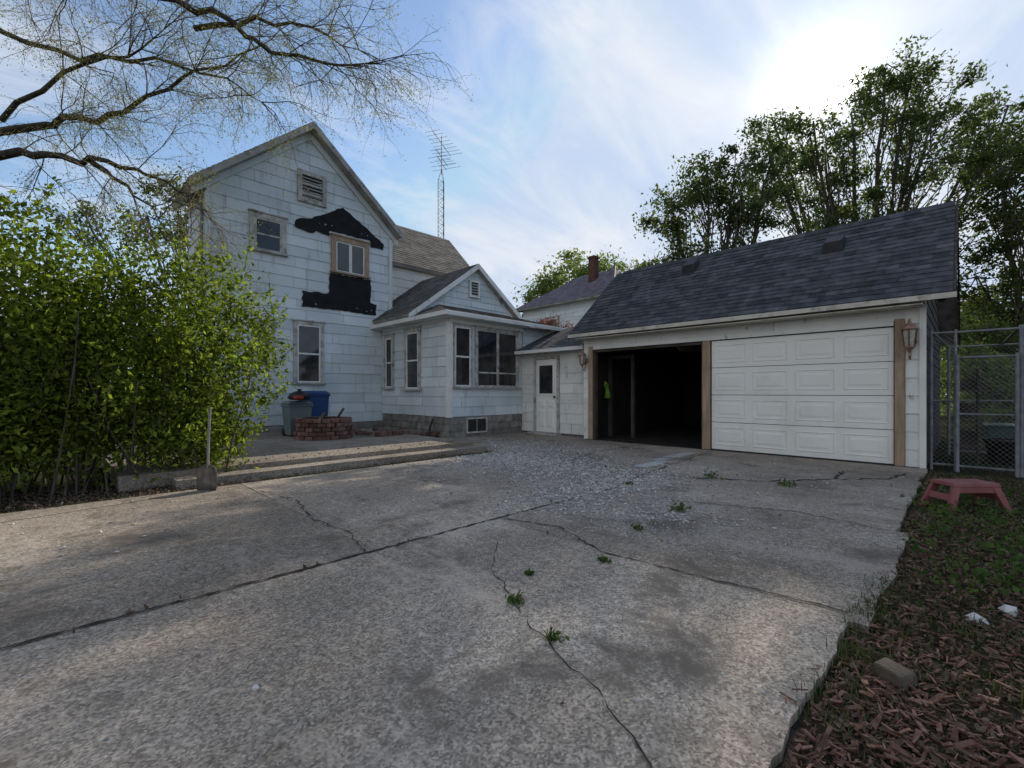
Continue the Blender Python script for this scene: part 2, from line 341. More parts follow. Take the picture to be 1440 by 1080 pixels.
roof('porch_roof_side',H,(6.498,10.44,e),(6.498,8.68,e),(7.548,10.44,3.58),(7.548,10.442,3.58),'shingle_old',.10,trim='white')
t=MB(); t.box(6.47,11.02,8.63,8.675,e-.12,e-.01); t.box(6.44,6.49,8.63,13.0,e-.12,e-.01); t.make('porch_gutter','white',H,bevel=.01)
t=MB(); t.box(6.5,6.82,8.68,13,e-.13,e-.11); t.box(6.83,9.4,8.68,8.99,e-.13,e-.11); t.make('porch_soffit','white',H)
# ---- connector
C=PX(9.4)
wall('connector_siding',C,6.6,8.98,.05,2.42,(-1,0,0),expo=.26,tab=.8,mat='peel')
c=MB(); c.box(9.41,11,6.62,8.98,-.05,2.35); c.make('connector_core','seam',H)
roof('connector_roof',H,(9.08,6.6,2.28),(9.08,8.95,2.28),(11.1,8.95,3.12),(11.1,6.6,3.12),'shingle',.08)
t=MB(); t.box(9.04,9.078,6.62,8.95,2.18,2.27); t.make('connector_fascia','white',H)
d=MB(); d.pbox(C,7.60,7.68,0.02,.06,.04,2.1); d.pbox(C,8.42,8.50,.02,.06,.04,2.1); d.pbox(C,7.68,8.42,.02,.06,2.02,2.1); d.pbox(C,7.55,8.55,.0,.25,-.02,.045); d.make('back_door_frame','frame',H,bevel=.004)
d=MB(); d.pbox(C,7.69,8.41,.02,.045,.05,2.01)
for (a0,a1) in ((7.78,8.01),(8.09,8.32)):
    for (z0,z1) in ((.18,.66),(.72,.92)):
        d.hexa([C(a0,.045,z0),C(a1,.045,z0),C(a1,.045,z1),C(a0,.045,z1)],[C(a0+.035,.062,z0+.035),C(a1-.035,.062,z0+.035),C(a1-.035,.062,z1-.035),C(a0+.035,.062,z1-.035)])
for q in ((7.76,7.81),(8.29,8.34)): d.pbox(C,*q,.045,.065,1.04,1.90)
d.pbox(C,7.81,8.29,.045,.065,1.04,1.09); d.pbox(C,7.81,8.29,.045,.065,1.85,1.90)
d.make('back_door_leaf','door',H,bevel=.006)
d=MB(); d.pbox(C,7.81,8.29,.046,.050,1.09,1.85); d.make('back_door_glass','glass',H)
d=MB(); d.lathe((9.33,7.74,1.0),[(0,-.03),(.03,-.02),(.035,0),(.03,.02),(0,.03)],10); d.make('back_door_knob','black',H,True)
# ================================================================ GARAGE
Ga=empty('garage'); F=PX(9.09)
w=MB()
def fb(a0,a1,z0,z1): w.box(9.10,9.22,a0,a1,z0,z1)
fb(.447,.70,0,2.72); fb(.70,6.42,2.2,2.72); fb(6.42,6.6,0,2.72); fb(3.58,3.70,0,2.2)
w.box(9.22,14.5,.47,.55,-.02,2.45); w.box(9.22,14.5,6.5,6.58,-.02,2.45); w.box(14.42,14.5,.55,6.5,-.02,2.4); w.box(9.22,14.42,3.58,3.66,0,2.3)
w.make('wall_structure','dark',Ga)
wall('front_siding',F,.447,.66,0,2.7,(-1,0,0),expo=.26,tab=3,par=Ga,mat='peel')
wall('header_siding',F,.66,6.6,2.22,2.72,(-1,0,0),expo=.25,tab=2.5,mat='peel',par=Ga)
wall('front_siding_end',F,6.46,6.6,0,2.22,(-1,0,0),expo=.26,tab=3,par=Ga,mat='peel')
mb=MB(); PS=PY(.447)
lap(mb,PS(9.09,0,0),PS(14.5,0,0),PS(14.5,0,2.35),PS(9.09,0,2.35),.18,.3,.012,(0,-1,0),.4,.006)
lap(mb,PS(9.09,0,2.35),PS(14.5,0,2.35),PS(10.93,0,4.2),PS(10.88,0,4.2),.18,.3,.012,(0,-1,0),.4,.006)
mb.make('side_shingles','sidewall',Ga)
c=MB(); c.add([(9.12,.5,2.3),(14.48,.5,2.3),(10.9,.5,4.15),(9.12,6.55,2.3),(14.48,6.55,2.3),(10.9,6.55,4.15)],[(0,1,2),(3,4,5)]); c.make('gable_core','dark',Ga)
wall('left_gable_siding',lambda a,b,z:(a,6.6+b,z),9.1,14.5,2.3,2.32,(0,1,0),par=Ga,peak=(10.9,4.2))
t=MB(); t.box(9.05,9.085,.425,.50,0,2.6); t.make('corner_board','peel',Ga)
roof('roof_front',Ga,(8.74,.14,2.52),(8.74,6.78,2.52),(10.9,6.78,4.38),(10.9,.14,4.38),'shingle',.08,trim='fascia',tab=.24,lip=.014)
roof('roof_back',Ga,(14.85,6.78,2.30),(14.85,.14,2.30),(10.902,.14,4.38),(10.902,6.78,4.38),'shingle',.08,trim='fascia')
t=MB(); 
y=.14
while y<6.5:
    t.hexa([(10.78,y,4.30),(10.9,y,4.405),(10.9,y+.28,4.405),(10.78,y+.28,4.30)],[(10.785,y,4.31),(10.9,y,4.42),(10.9,y+.26,4.41),(10.785,y+.26,4.30)])
    t.hexa([(10.9,y,4.405),(11.03,y,4.335),(11.03,y+.28,4.335),(10.9,y+.28,4.405)],[(10.9,y,4.42),(11.03,y,4.345),(11.03,y+.26,4.335),(10.9,y+.26,4.41)]); y+=.22
t.make('ridge_cap','shingle',Ga)
t=MB(); t.box(8.70,8.735,.10,6.80,2.43,2.505); t.box(8.74,9.06,.45,6.6,2.385,2.40)
t.make('eave_fascia','cream',Ga)
t=MB()
for (xa,za,xb,zb) in ((8.72,2.50,10.9,4.375),(14.87,2.28,10.9,4.375)):
    for yy in (.105,6.785):
        t.hexa([(xa,yy,za-.11),(xb,yy,zb-.11),(xb,yy+.03,zb-.11),(xa,yy+.03,za-.11)],[(xa,yy,za),(xb,yy,zb),(xb,yy+.03,zb),(xa,yy+.03,za)])
t.make('rake_board','sidewall',Ga)
def roofz(x): return 2.52+(x-8.74)*(1.86/2.16)
for i,(x,y,s) in enumerate(((10.25,1.75,.17),(10.45,4.55,.16))):
    t=MB(); z=roofz(x)
    t.hexa([(x-s,y-s,roofz(x-s)-.01),(x+s,y-s,roofz(x+s)-.01),(x+s,y+s,roofz(x+s)-.01),(x-s,y+s,roofz(x-s)-.01)],
           [(x-s*1.1,y-s*.8,z+.07),(x+s*.7,y-s*.8,z+.24),(x+s*.7,y+s*.8,z+.24),(x-s*1.1,y+s*.8,z+.07)])
    t.make('roof_vent_%d'%(i+1),'ventgrey',Ga,bevel=.01)
t=MB(); t.pbox(F,.665,.785,.0,.05,0,2.24); t.pbox(F,3.565,3.71,.0,.05,0,2.14); t.pbox(F,6.33,6.45,0,.05,0,2.22); t.make('door_jamb_lumber','wood',Ga,bevel=.004)
t=MB(); t.pbox(F,.795,6.32,0.022,.045,2.14,2.22); t.pbox(F,.43,6.6,.025,.06,2.44,2.49);t.make('door_head_trim','peel',Ga,bevel=.004)
t=MB(); t.pbox(F,3.72,6.32,-.12,.0,2.08,2.14); t.pbox(F,3.72,3.75,-.12,.0,0,2.08); t.pbox(F,6.29,6.32,-.12,.0,0,2.08); t.make('opening_lining','darkwood',Ga)
dr=MB(); z=.015; hs=2.115/4
for i in range(4):
    q0=z+i*hs+.005; q1=z+(i+1)*hs-.005
    dr.pbox(F,.80,3.55,-.06,-.012,q0,q1)
    cw=(2.75)/4
    for k in range(4):
        a0=.80+k*cw+.06; a1=.80+(k+1)*cw-.06; r0=q0+.085; r1=q1-.085
        for (x0,x1,y0_,y1_) in ((a0,a1,r0,r0+.022),(a0,a1,r1-.022,r1),(a0,a0+.022,r0+.023,r1-.023),(a1-.022,a1,r0+.023,r1-.023)):
            dr.hexa([F(x0,-.012,y0_),F(x1,-.012,y0_),F(x1,-.012,y1_),F(x0,-.012,y1_)],[F(x0+.008,-.003,y0_+.008),F(x1-.008,-.003,y0_+.008),F(x1-.008,-.003,y1_-.008),F(x0+.008,-.003,y1_-.008)])
        m0=.06; dr.hexa([F(a0+m0,-.012,r0+m0),F(a1-m0,-.012,r0+m0),F(a1-m0,-.012,r1-m0),F(a0+m0,-.012,r1-m0)],[F(a0+m0+.03,-.005,r0+m0+.03),F(a1-m0-.03,-.005,r0+m0+.03),F(a1-m0-.03,-.005,r1-m0-.03),F(a0+m0+.03,-.005,r1-m0-.03)])
dr.make('overhead_door','door',Ga)
t=MB(); t.pbox(F,.80,3.55,-.055,-.015,-.002,.018); t.make('door_seal','black',Ga)
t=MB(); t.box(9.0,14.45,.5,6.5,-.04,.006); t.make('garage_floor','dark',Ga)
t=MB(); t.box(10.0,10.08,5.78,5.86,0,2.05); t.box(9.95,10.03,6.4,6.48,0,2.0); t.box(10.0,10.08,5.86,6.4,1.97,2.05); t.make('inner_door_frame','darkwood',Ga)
t=MB(); 
for zz in (.5,1.0,1.5,2.0): t.box(13.6,14.2,3.8,5.4,zz,zz+.03)
for yy in (3.8,5.35): t.box(13.6,13.65,yy,yy+.05,0,2.1)
for k in range(14):
    yy=random.uniform(3.9,5); zz=random.choice((.53,1.03,1.53)); h=random.uniform(.15,.38); t.box(13.65,14.0,yy,yy+random.uniform(.15,.4),zz,zz+h)
t.make('storage_shelf','darkwood',Ga)
jk=empty('hi_vis_jacket'); t=MB(); t.tube([(9.75,6.44,1.40),(9.75,6.40,1.3),(9.75,6.38,1.1),(9.75,6.38,.98)],[.02,.07,.08,.085],10); t.tube([(9.70,6.38,1.32),(9.68,6.36,1.15),(9.68,6.36,1.02)],[.04,.035,.03],8); t.make('cloth','lime',jk,True)
def lantern(P,a,z,s=1.0):
    L_=empty('wall_lantern'); c=V(P(a,.16*s,z))
    m=MB(); 
    m.lathe(c,[(0,.20*s),(.012*s,.19*s),(.02*s,.15*s),(.05*s,.13*s),(.085*s,.09*s),(.09*s,.075*s),(.07*s,.07*s)],8)
    m.lathe(c,[(.05*s,-.13*s),(.055*s,-.115*s),(.04*s,-.14*s),(.02*s,-.16*s),(.012*s,-.19*s),(0,-.2*s)],8)
    for k in range(6):
        w=k*math.pi/3; m.tube([c+V((.075*s*math.cos(w),.075*s*math.sin(w),.08*s)),c+V((.05*s*math.cos(w),.05*s*math.sin(w),-.12*s))],.006*s,4)
    bc=V(P(a,.02,z-.08*s)); m.tube([bc,V(P(a,.08*s,z-.26*s)),V(P(a,.15*s,z-.24*s)),c-V((0,0,.19*s))],.011*s,6)
    m.tube([V(P(a,.0,z-.05*s)),V(P(a,.03,z-.05*s))],.06*s,10)
    m.make('lantern_body','copper',L_,True)
    g=MB(); g.lathe(c,[(.065*s,.07*s),(.043*s,-.12*s)],6); g.make('lantern_glass','lglass',L_)
lantern(F,.60,1.95,1.3); lantern(F,6.53,1.93,1.1)
t=MB(); t.box(8.86,9.0,.42,.5,2.52,2.58); t.tube([(8.92,.3,2.5),(8.8,.25,2.44)],.05,8); t.make('flood_light','black',Ga)
# ================================================================ NEIGHBOUR HOUSE
Nh=empty('neighbour_house')
c=MB(); c.box(20,27,12.6,19,0,6.2); c.make('walls','seam',Nh)
wall('siding_front',PX(19.97),12.6,19,0,6.1,(-1,0,0),par=Nh,expo=.2,tab=3)
z=6.1
roof('roof_w',Nh,(19.5,12.2,z),(19.5,19.4,z),(23.4,17.2,8.45),(23.4,14.8,8.45),'shingle_n')
roof('roof_s',Nh,(27.4,12.2,z),(19.5,12.198,z),(23.4,14.798,8.45),(23.5,14.798,8.45),'shingle_n')
roof('roof_n',Nh,(19.5,19.402,z),(27.4,19.4,z),(23.5,17.202,8.45),(23.4,17.202,8.45),'shingle_n')
roof('roof_e',Nh,(27.4,19.4,z),(27.4,12.2,z),(23.402,14.8,8.45),(23.402,17.2,8.45),'shingle_n')
c=MB(); c.box(21.78,22.2,15.1,15.52,6.5,9.0); c.box(21.73,22.25,15.05,15.57,8.86,8.95); c.make('chimney','chim',Nh)
roof('dormer_roof',Nh,(20.3,12.9,6.6),(20.3,15.1,6.6),(22.2,14.0,8.3),(22.2,13.98,8.3),'shingle_n')
window('upper_window',Nh,PX(19.95),16.2,17.2,4.0,5.4)
# ================================================================ GROUND & PAVING
g=MB(); g.add([(-300,-300,-.035),(300,-300,-.035),(300,300,-.035),(-300,300,-.035)],[(0,1,2,3)]); g.make('ground','ground')
def slab(mb,x0,x1,y0,y1,zt=0,zb=-.08,j=.006,jr=None,gap=.003):
    x0+=gap;x1-=gap;y0+=gap;y1-=gap
    pts=[]
    def edge(a,b,jj):
        n=max(1,int(math.hypot(b[0]-a[0],b[1]-a[1])/.06)); dx,dy=b[0]-a[0],b[1]-a[1]; Ln=math.hypot(dx,dy); nx,ny=-dy/Ln,dx/Ln; w=0
        for k in range(n):
            t=k/n; w=w*.82+random.uniform(-jj,jj)*.7; e_=w*min(1,k/3,(n-k)/3)
            pts.append((a[0]+dx*t+nx*e_,a[1]+dy*t+ny*e_))
    edge((x0,y0),(x1,y0),jr or j); edge((x1,y0),(x1,y1),j); edge((x1,y1),(x0,y1),j); edge((x0,y1),(x0,y0),j)
    n=len(pts)
    mb.add([(x,y,zt) for x,y in pts]+[(x,y,zb) for x,y in pts],[tuple(range(n))]+[(i,n+i,n+(i+1)%n,(i+1)%n) for i in range(n)])
D=MB()
for a,b in zip([-14,-8,-3.2,2.75,4.8,7.0],[-8,-3.2,2.75,4.8,7.0,9.05]):
    slab(D,a,b,.41 if a!=2.75 else .33,2.95,zt=random.uniform(-.004,.003),j=.003,jr=.016)
for a,b in zip([-14,-8,-3.2,1.6,4.55,6.6],[-8,-3.2,1.6,4.55,6.6,9.05]):
    slab(D,a,b,2.95,6.32,zt=random.uniform(-.006,.0),j=.004)
slab(D,5.95,9.38,6.32,8.93,zt=-.004)
D.make('driveway','concrete')
Pm=MB(); 
for a,b in zip([1.0,2.6,4.2],[2.6,4.2,5.9]): slab(Pm,a,b,6.62,6.95,zt=.07,zb=-.06)
for a,b in zip([.5,3.0],[3.0,5.85]):
    for c0,d0 in zip([6.95,9.5],[9.5,12.2]): slab(Pm,a,b,c0,d0,zt=.14,zb=-.06)
slab(Pm,5.85,6.8,7.7,9.0,zt=.03)
Pm.make('patio','patio')
t=MB(); slab(t,6.2,7.0,3.38,3.58,zt=.008,zb=-.02); slab(t,7.0,8.3,3.52,3.72,zt=.009,zb=-.02); t.make('concrete_patch','newconc')
ck=MB()
def crack(pts,w=.012,jit=.03,z=.0065,step=.05):
    w*=.6; pl=[]
    for i in range(len(pts)-1):
        a=V((*pts[i],0)); b=V((*pts[i+1],0)); n=max(2,int((b-a).length/step))
        for k in range(n): pl.append(a.lerp(b,k/n)+V((random.uniform(-jit,jit),random.uniform(-jit,jit),0))*(.6 if k else .2))
    pl.append(V((*pts[-1],0)))
    L_=[];R_=[]
    for i,p in enumerate(pl):
        t=(pl[min(i+1,len(pl)-1)]-pl[max(i-1,0)]).normalized(); nn=V((-t.y,t.x,0)); ww=w*random.uniform(.15,1.15)*(.3 if i in(0,len(pl)-1) else 1)
        L_.append((p+nn*ww)[:2]+(z,)); R_.append((p-nn*ww)[:2]+(z,))
    n=len(pl); ck.add(L_+R_,[(i,i+1,n+i+1,n+i) for i in range(n-1)])
crack([(-6,2.97),(0,2.98),(1.5,2.96),(3,2.95),(4.6,2.92)],.022,.016)
crack([(2.85,.4),(2.76,1.1),(2.70,1.8),(2.95,2.4),(2.8,2.93)],.016,.02)
crack([(1.62,5.75),(1.75,4.9),(1.6,4.1),(1.66,3.5),(1.52,2.97)],.012,.03)
crack([(2.35,2.5),(1.95,2.14),(1.78,1.8),(1.64,1.54),(1.5,1.2),(1.45,1.03),(1.3,.73),(1.1,.45)],.007,.03)
crack([(4.5,2.2),(4.9,1.13),(4.76,.45)],.014,.03)
crack([(6.2,4.7),(5.9,3.9),(5.5,3.1),(4.6,2.9)],.026,.04); crack([(5.5,3.1),(7.2,3.3),(8.8,3.44)],.022,.03)
crack([(6.2,4.7),(7.3,5.0),(8.9,4.9)],.022,.03); crack([(6.1,4.7),(5.9,5.6),(6.2,6.3)],.018,.03)
crack([(5.9,2.6),(6.3,1.8),(7.1,1.2),(7.9,1.25)],.04,.06); crack([(7.1,1.2),(7.6,.7),(8.3,.6)],.034,.05)
crack([(-1,4.5),(.2,4.2),(1.6,4.1)],.005,.03)
crack([(3.2,2.9),(3.5,2.0),(4.2,1.5)],.006,.04)
ck.make('driveway_cracks','crack')
def stones(name,pts,smin,smax,mat,flat=.6):
    phi=(1+5**.5)/2
    if len(pts)>20:
        iv=np.array([(1,0,0),(0,1,0),(-1,0,0),(0,-1,0),(.1,0,1),(0,0,-1)])*1.; fc=np.array([(0,1,4),(1,2,4),(2,3,4),(3,0,4),(1,0,5),(2,1,5),(3,2,5),(0,3,5)])
    else:
        iv=np.array([(-1,phi,0),(1,phi,0),(-1,-phi,0),(1,-phi,0),(0,-1,phi),(0,1,phi),(0,-1,-phi),(0,1,-phi),(phi,0,-1),(phi,0,1),(-phi,0,-1),(-phi,0,1)])/1.9
        fc=np.array([(0,11,5),(0,5,1),(0,1,7),(0,7,10),(0,10,11),(1,5,9),(5,11,4),(11,10,2),(10,7,6),(7,1,8),(3,9,4),(3,4,2),(3,2,6),(3,6,8),(3,8,9),(4,9,5),(2,4,11),(6,2,10),(8,6,7),(9,8,1)])
    m=len(iv); n=len(pts); P3=np.array(pts); near=np.hypot(P3[:,0],P3[:,1])
    s=smin+(smax-smin)*rng.random(n)**2.2
    if n>20: s=np.where(near<4.2,np.minimum(s,.0085),s)
    th=rng.random(n)*6.28; j=iv[None]*(1+rng.uniform(-.35,.35,(n,m,3))); sc=rng.uniform(.6,1.2,(n,1,3)); sc[:,:,2]*=flat
    vv=j*sc*s[:,None,None]; cx_,sx_=np.cos(th)[:,None],np.sin(th)[:,None]
    x,y=vv[:,:,0]*cx_-vv[:,:,1]*sx_,vv[:,:,0]*sx_+vv[:,:,1]*cx_; vv=np.stack([x,y,vv[:,:,2]],2)+P3[:,None,:]; vv[:,:,2]+=(s*.3)[:,None]
    ff=(fc[None]+m*np.arange(n)[:,None,None]).reshape(-1,3)
    me=bpy.data.meshes.new(name); me.from_pydata(vv.reshape(-1,3).tolist(),[],ff.tolist()); me.materials.append(M[mat])
    ob=bpy.data.objects.new(name,me); bpy.context.collection.objects.link(ob); return ob
def ptsin(n,cx,cy,sx,sy,z=.0):
    return [(cx+sx*random.gauss(0,1),cy+sy*random.gauss(0,1),z) for _ in range(n)]
P_=ptsin(9000,5.3,4.3,.6,.8)+ptsin(5200,6.7,6.5,.7,1.0)+ptsin(4400,4.5,3.1,.8,.28)+ptsin(5200,5.3,5.6,.55,.5)+ptsin(2000,3.6,2.1,.6,.45)+ptsin(200,1.0,2.5,1.2,.5)
P_+=[(random.uniform(-1,8.9),random.uniform(.45,6.2),.0) for _ in range(1100)]
P_=[p for p in P_ if .45<p[1]<8.8 and p[0]<9.0 and not(p[0]<5.9 and p[1]>6.55) and not (p[1]>6.3 and p[0]<5.95)]
stones('gravel',P_,.004,.022,'gravel')
def quads(name,C,size,mat,parent=None,aspect=.45,updir=None,sizevar=.5):
    n=len(C); C=np.asarray(C)
    a=rng.normal(size=(n,3)); a/=np.linalg.norm(a,axis=1)[:,None]
    b=rng.normal(size=(n,3)); b-=a*(a*b).sum(1)[:,None]; b/=np.linalg.norm(b,axis=1)[:,None]
    s=(size*(1+rng.uniform(-sizevar,sizevar,n)))[:,None]
    nn=np.cross(a,b)*s*.18
    v=np.stack([C-a*s,C+b*s*aspect+nn,C+a*s,C-b*s*aspect+nn],1).reshape(-1,3)
    f=np.arange(4*n).reshape(-1,4)
    me=bpy.data.meshes.new(name); me.from_pydata(v.tolist(),[],f.tolist()); me.materials.append(M[mat])
    ob=bpy.data.objects.new(name,me); bpy.context.collection.objects.link(ob)
    if parent: ob.parent=parent
    return ob
def blades(name,P,hmin,hmax,w,mat,parent=None,lean=.5):
    P=np.asarray(P); n=len(P); h=hmin+(hmax-hmin)*rng.random(n); th=rng.random(n)*2*np.pi
    d=np.stack([np.cos(th),np.sin(th),0*th],1); p=np.stack([-np.sin(th),np.cos(th),0*th],1)*w*.5
    ln=(rng.random(n)*lean*h)[:,None]
    up=np.array([0,0,1.])
    m=P+d*ln*.35+up*(h*.6)[:,None]; t=P+d*ln*1.1+up*h[:,None]
    v=np.stack([P-p,P+p,m+p*.8,m-p*.8,t],1).reshape(-1,3); o=5*np.arange(n)
    f=[(i,i+1,i+2,i+3) for i in o.tolist()]+[(i+3,i+2,i+4) for i in o.tolist()]
    me=bpy.data.meshes.new(name); me.from_pydata(v.tolist(),[],f); me.materials.append(M[mat])
    ob=bpy.data.objects.new(name,me); bpy.context.collection.objects.link(ob)
    if parent: ob.parent=parent
    return ob
def chips(name,P,lmin,lmax,mat,zlift=.02,asp=.28):
    m=MB()
    for (x,y,z) in P:
        l=lmin+(lmax-lmin)*random.random()**2.6; w=l*random.uniform(asp*.4,asp*1.7); th=random.random()*6.283; ti=random.uniform(-.5,.5); ro=random.uniform(-.6,.6)
        u=V((math.cos(th)*math.cos(ti),math.sin(th)*math.cos(ti),math.sin(ti))); v=V((-math.sin(th),math.cos(th),ro)).normalized()
        n=u.cross(v); c=V((x,y,z+random.random()*zlift)); h=w*.12
        j=[random.uniform(.1,.6) for _ in range(4)]
        m.hexa([c-u*l/2-v*w*j[0]-n*h,c+u*l/2-v*w*j[1]-n*h,c+u*l/2+v*w*j[2]-n*h,c-u*l/2+v*w*j[3]-n*h],[c-u*l/2-v*w*j[0]+n*h,c+u*l/2-v*w*j[1]+n*h,c+u*l/2+v*w*j[2]+n*h,c-u*l/2+v*w*j[3]+n*h])
    return m.make(name,mat)
P_=[]
while len(P_)<11500:
    x=random.uniform(.6,6.5); y=.385-abs(random.gauss(0,.6)) 
    if x>2.2 and random.random()<(x-1.7)/4.6: continue
    P_.append((x,y,-.03))
P_+=[(random.uniform(1.2,2.4),.42+abs(random.gauss(0,.03)),.004) for _ in range(25)]
chips('mulch',P_,.008,.062,'chip',.03)
P_=[(random.uniform(1.4,8.8),.38-abs(random.gauss(0,.9)),-.03) for _ in range(10500)]
P_+=[(random.uniform(-1.5,1.3),random.uniform(6.33,7.6),-.03) for _ in range(3200)]
P_+=[(random.uniform(-1,8.8),random.uniform(.4,6.3),.004) for _ in range(110)]+[(random.uniform(1.2,5.5),random.uniform(6.35,6.62),-.02) for _ in range(500)]+[(random.uniform(1.4,5.5),6.9+abs(random.gauss(0,.5)),.145) for _ in range(200)]
P_+=[(random.uniform(-8,4.5),2.97+random.gauss(0,.03),.006) for _ in range(60)]
quads('fallen_leaves',[(x,y,z+random.random()*.025) for x,y,z in P_],.016,'deadleaf',aspect=.5)
P_=[]
for _ in range(105):
    x=random.uniform(2.1,9.0); y=.36-abs(random.gauss(0,.6)); r=random.uniform(.03,.10)
    P_+=[(x+random.gauss(0,r),y+random.gauss(0,r),-.035) for _ in range(34)]
for _ in range(36):
    x=random.uniform(1.9,3.5); y=random.uniform(.28,.42)
    P_+=[(x+random.gauss(0,.05),y+random.gauss(0,.04),-.03) for _ in range(26)]
P_+=[(random.uniform(2.6,14),random.uniform(-8,.3),-.035) for _ in range(6000)]
P_=[p for p in P_ if p[1]<.44 and not(p[0]>9 and p[1]>.4)]
blades('grass',P_,.02,.08,.0045,'grass',lean=1.1)
P_=[]
for _ in range(48):
    x=random.uniform(3.6,7.8); y=.26-abs(random.gauss(0,.40)); r=random.uniform(.05,.13)
    P_+=[(x+random.gauss(0,r),y+random.gauss(0,r),random.uniform(-.01,.09)) for _ in range(30)]
quads('ground_cover',P_,.019,'weed',aspect=.6)
for (x,y,s) in ((4.19,1.92,.085),(1.59,1.32,.035),(1.73,1.70,.045),(3.35,1.91,.035),(6.07,2.38,.10),(2.56,1.70,.028),(6.2,1.54,.09),(4.9,2.9,.04),(2.05,1.9,.02)):
    e_=empty('weed'); 
    quads('weed_leaves',[(x+random.gauss(0,s*.6),y+random.gauss(0,s*.6),.01+abs(random.gauss(0,s*.3))) for _ in range(45)],.015 if s<.08 else .022,'weed',e_,aspect=.5)
    blades('weed_blades',[(x+random.gauss(0,s*.5),y+random.gauss(0,s*.5),0) for _ in range(25)],.02,s,.004,'grass',e_,lean=1.2)
stones('loose_stone',[(.53,1.9,.0)],.018,.019,'rock'); 
stones('white_rock',[(3.24,-.03,-.03),(3.5,-.16,-.03)],.05,.06,'rock',.6)
t=MB(); t.hexa([(2.28,.17,-.035),(2.39,.13,-.035),(2.45,.25,-.035),(2.33,.28,-.035)],[(2.29,.18,.028),(2.39,.14,.02),(2.44,.24,.024),(2.34,.27,.03)]); t.make('wood_block','block',bevel=.01)
# ================================================================ SMALL OBJECTS
fp=MB(); cx,cy=4.07,9.8
for i in range(5):
    n=20; off=(i%2)*.5
    for k in range(n):
        w=(k+off)/n*2*math.pi+random.uniform(-.015,.015); ca,sa=math.cos(w),math.sin(w); r0,r1=.46,.57+random.uniform(-.014,.014); hw=.080; z0=.14+i*.09; z1=z0+.078+random.uniform(-.003,.003)
        def q(r,t,z): return (cx+ca*r-sa*t,cy+sa*r+ca*t,z)
        fp.hexa([q(r0,-hw*.82,z0),q(r1,-hw,z0),q(r1,hw,z0),q(r0,hw*.82,z0)],[q(r0,-hw*.82,z1),q(r1,-hw,z1),q(r1,hw,z1),q(r0,hw*.82,z1)])
FP=empty('brick_fire_pit'); fp.make('brick_ring','brick',FP,bevel=.005)
t=MB(); t.lathe((cx,cy,.14),[(.455,0),(.455,.42),(.45,.42)],24); t.lathe((cx,cy,.14),[(.54,0),(.54,.43)],24); t.lathe((cx,cy,.14),[(0,.25),(.45,.22)],24); t.make('soil_fill','crack',FP)
t=MB(); t.tube([(cx+.1,cy-.1,.35),(cx+.35,cy-.2,.78)],.03,6); t.tube([(cx-.2,cy,.4),(cx+.1,cy+.2,.66)],.04,6); t.make('sticks','bark',FP)
be=MB()
for k in range(26):
    x=5.0+k*.075+random.uniform(-.01,.01); y=9.15+k*.01; z0=.03 if x>5.9 else .14; a=random.uniform(-.3,.3)
    be.hexa([(x,y,z0),(x+.06,y+a*.05,z0),(x+.06,y+.2,z0),(x,y+.2,z0)],[(x,y,z0+.1),(x+.06,y+a*.05,z0+.1),(x+.06,y+.2,z0+.1),(x,y+.2,z0+.1)])
for k in range(22):
    x=4.9+random.uniform(0,1.7); y=9.6+random.uniform(0,1.4); z0=.14 if x<5.8 else 0; th=random.uniform(0,3.1); a=V((math.cos(th),math.sin(th),0))*.1; b=V((-math.sin(th),math.cos(th),0))*.045; c0=V((x,y,z0))
    be.hexa([c0-a-b,c0+a-b,c0+a+b,c0-a+b],[p+V((0,0,.065)) for p in (c0-a-b,c0+a-b,c0+a+b,c0-a+b)])
be.make('brick_edging','brick',bevel=.004)
t=MB(); t.tube([(6.4,9.3,.02),(6.6,9.5,.25),(6.72,9.55,.45)],.03,6); t.make('drain_pipe','black')
def bin_(name,x,y,s,h,mat,z0=.14):
    B=empty(name); m=MB()
    m.hexa([(x-s*.42,y-s*.42,z0+.03),(x+s*.42,y-s*.42,z0+.03),(x+s*.42,y+s*.42,z0+.03),(x-s*.42,y+s*.42,z0+.03)],[(x-s*.5,y-s*.5,z0+h),(x+s*.5,y-s*.5,z0+h),(x+s*.5,y+s*.5,z0+h),(x-s*.5,y+s*.5,z0+h)])
    m.box(x-s*.54,x+s*.54,y-s*.54,y+s*.54,z0+h-.06,z0+h-.01); m.make('body',mat,B,bevel=.02)
    l=MB(); l.hexa([(x-s*.56,y-s*.56,z0+h+.002),(x+s*.56,y-s*.56,z0+h+.002),(x+s*.56,y+s*.56,z0+h+.002),(x-s*.56,y+s*.56,z0+h+.002)],[(x-s*.4,y-s*.4,z0+h+.07),(x+s*.4,y-s*.4,z0+h+.07),(x+s*.4,y+s*.4,z0+h+.07),(x-s*.4,y+s*.4,z0+h+.07)])
    l.make('lid',mat,B,bevel=.015)
    w=MB()
    for xx in (x-s*.4,x+s*.4): w.tube([(xx-.03,y+s*.45,z0+.09),(xx+.03,y+s*.45,z0+.09)],.09,14)
    w.make('wheels','black',B)
bin_('trash_bin',3.85,10.75,.5,.72,'green_bin'); bin_('recycling_bin',4.40,11.2,.55,.95,'blue')
bg=MB(); bg.lathe((3.85,10.6,.94),[(0,0),(.20,.02),(.25,.07),(.20,.15),(.1,.2),(.03,.22),(.06,.26),(0,.25)],14); bg.make('trash_bag','bag',None,True)
bg=MB(); bg.lathe((3.75,10.38,.96),[(0,0),(.10,.01),(.12,.05),(.07,.09),(0,.1)],10); bg.make('red_rag','redcloth',None,True)
sh=empty('shovel'); m=MB(); bx,by=1.21,6.14; u=V((1,-1,0)).normalized(); nrm=V((-1,-1,0)).normalized()
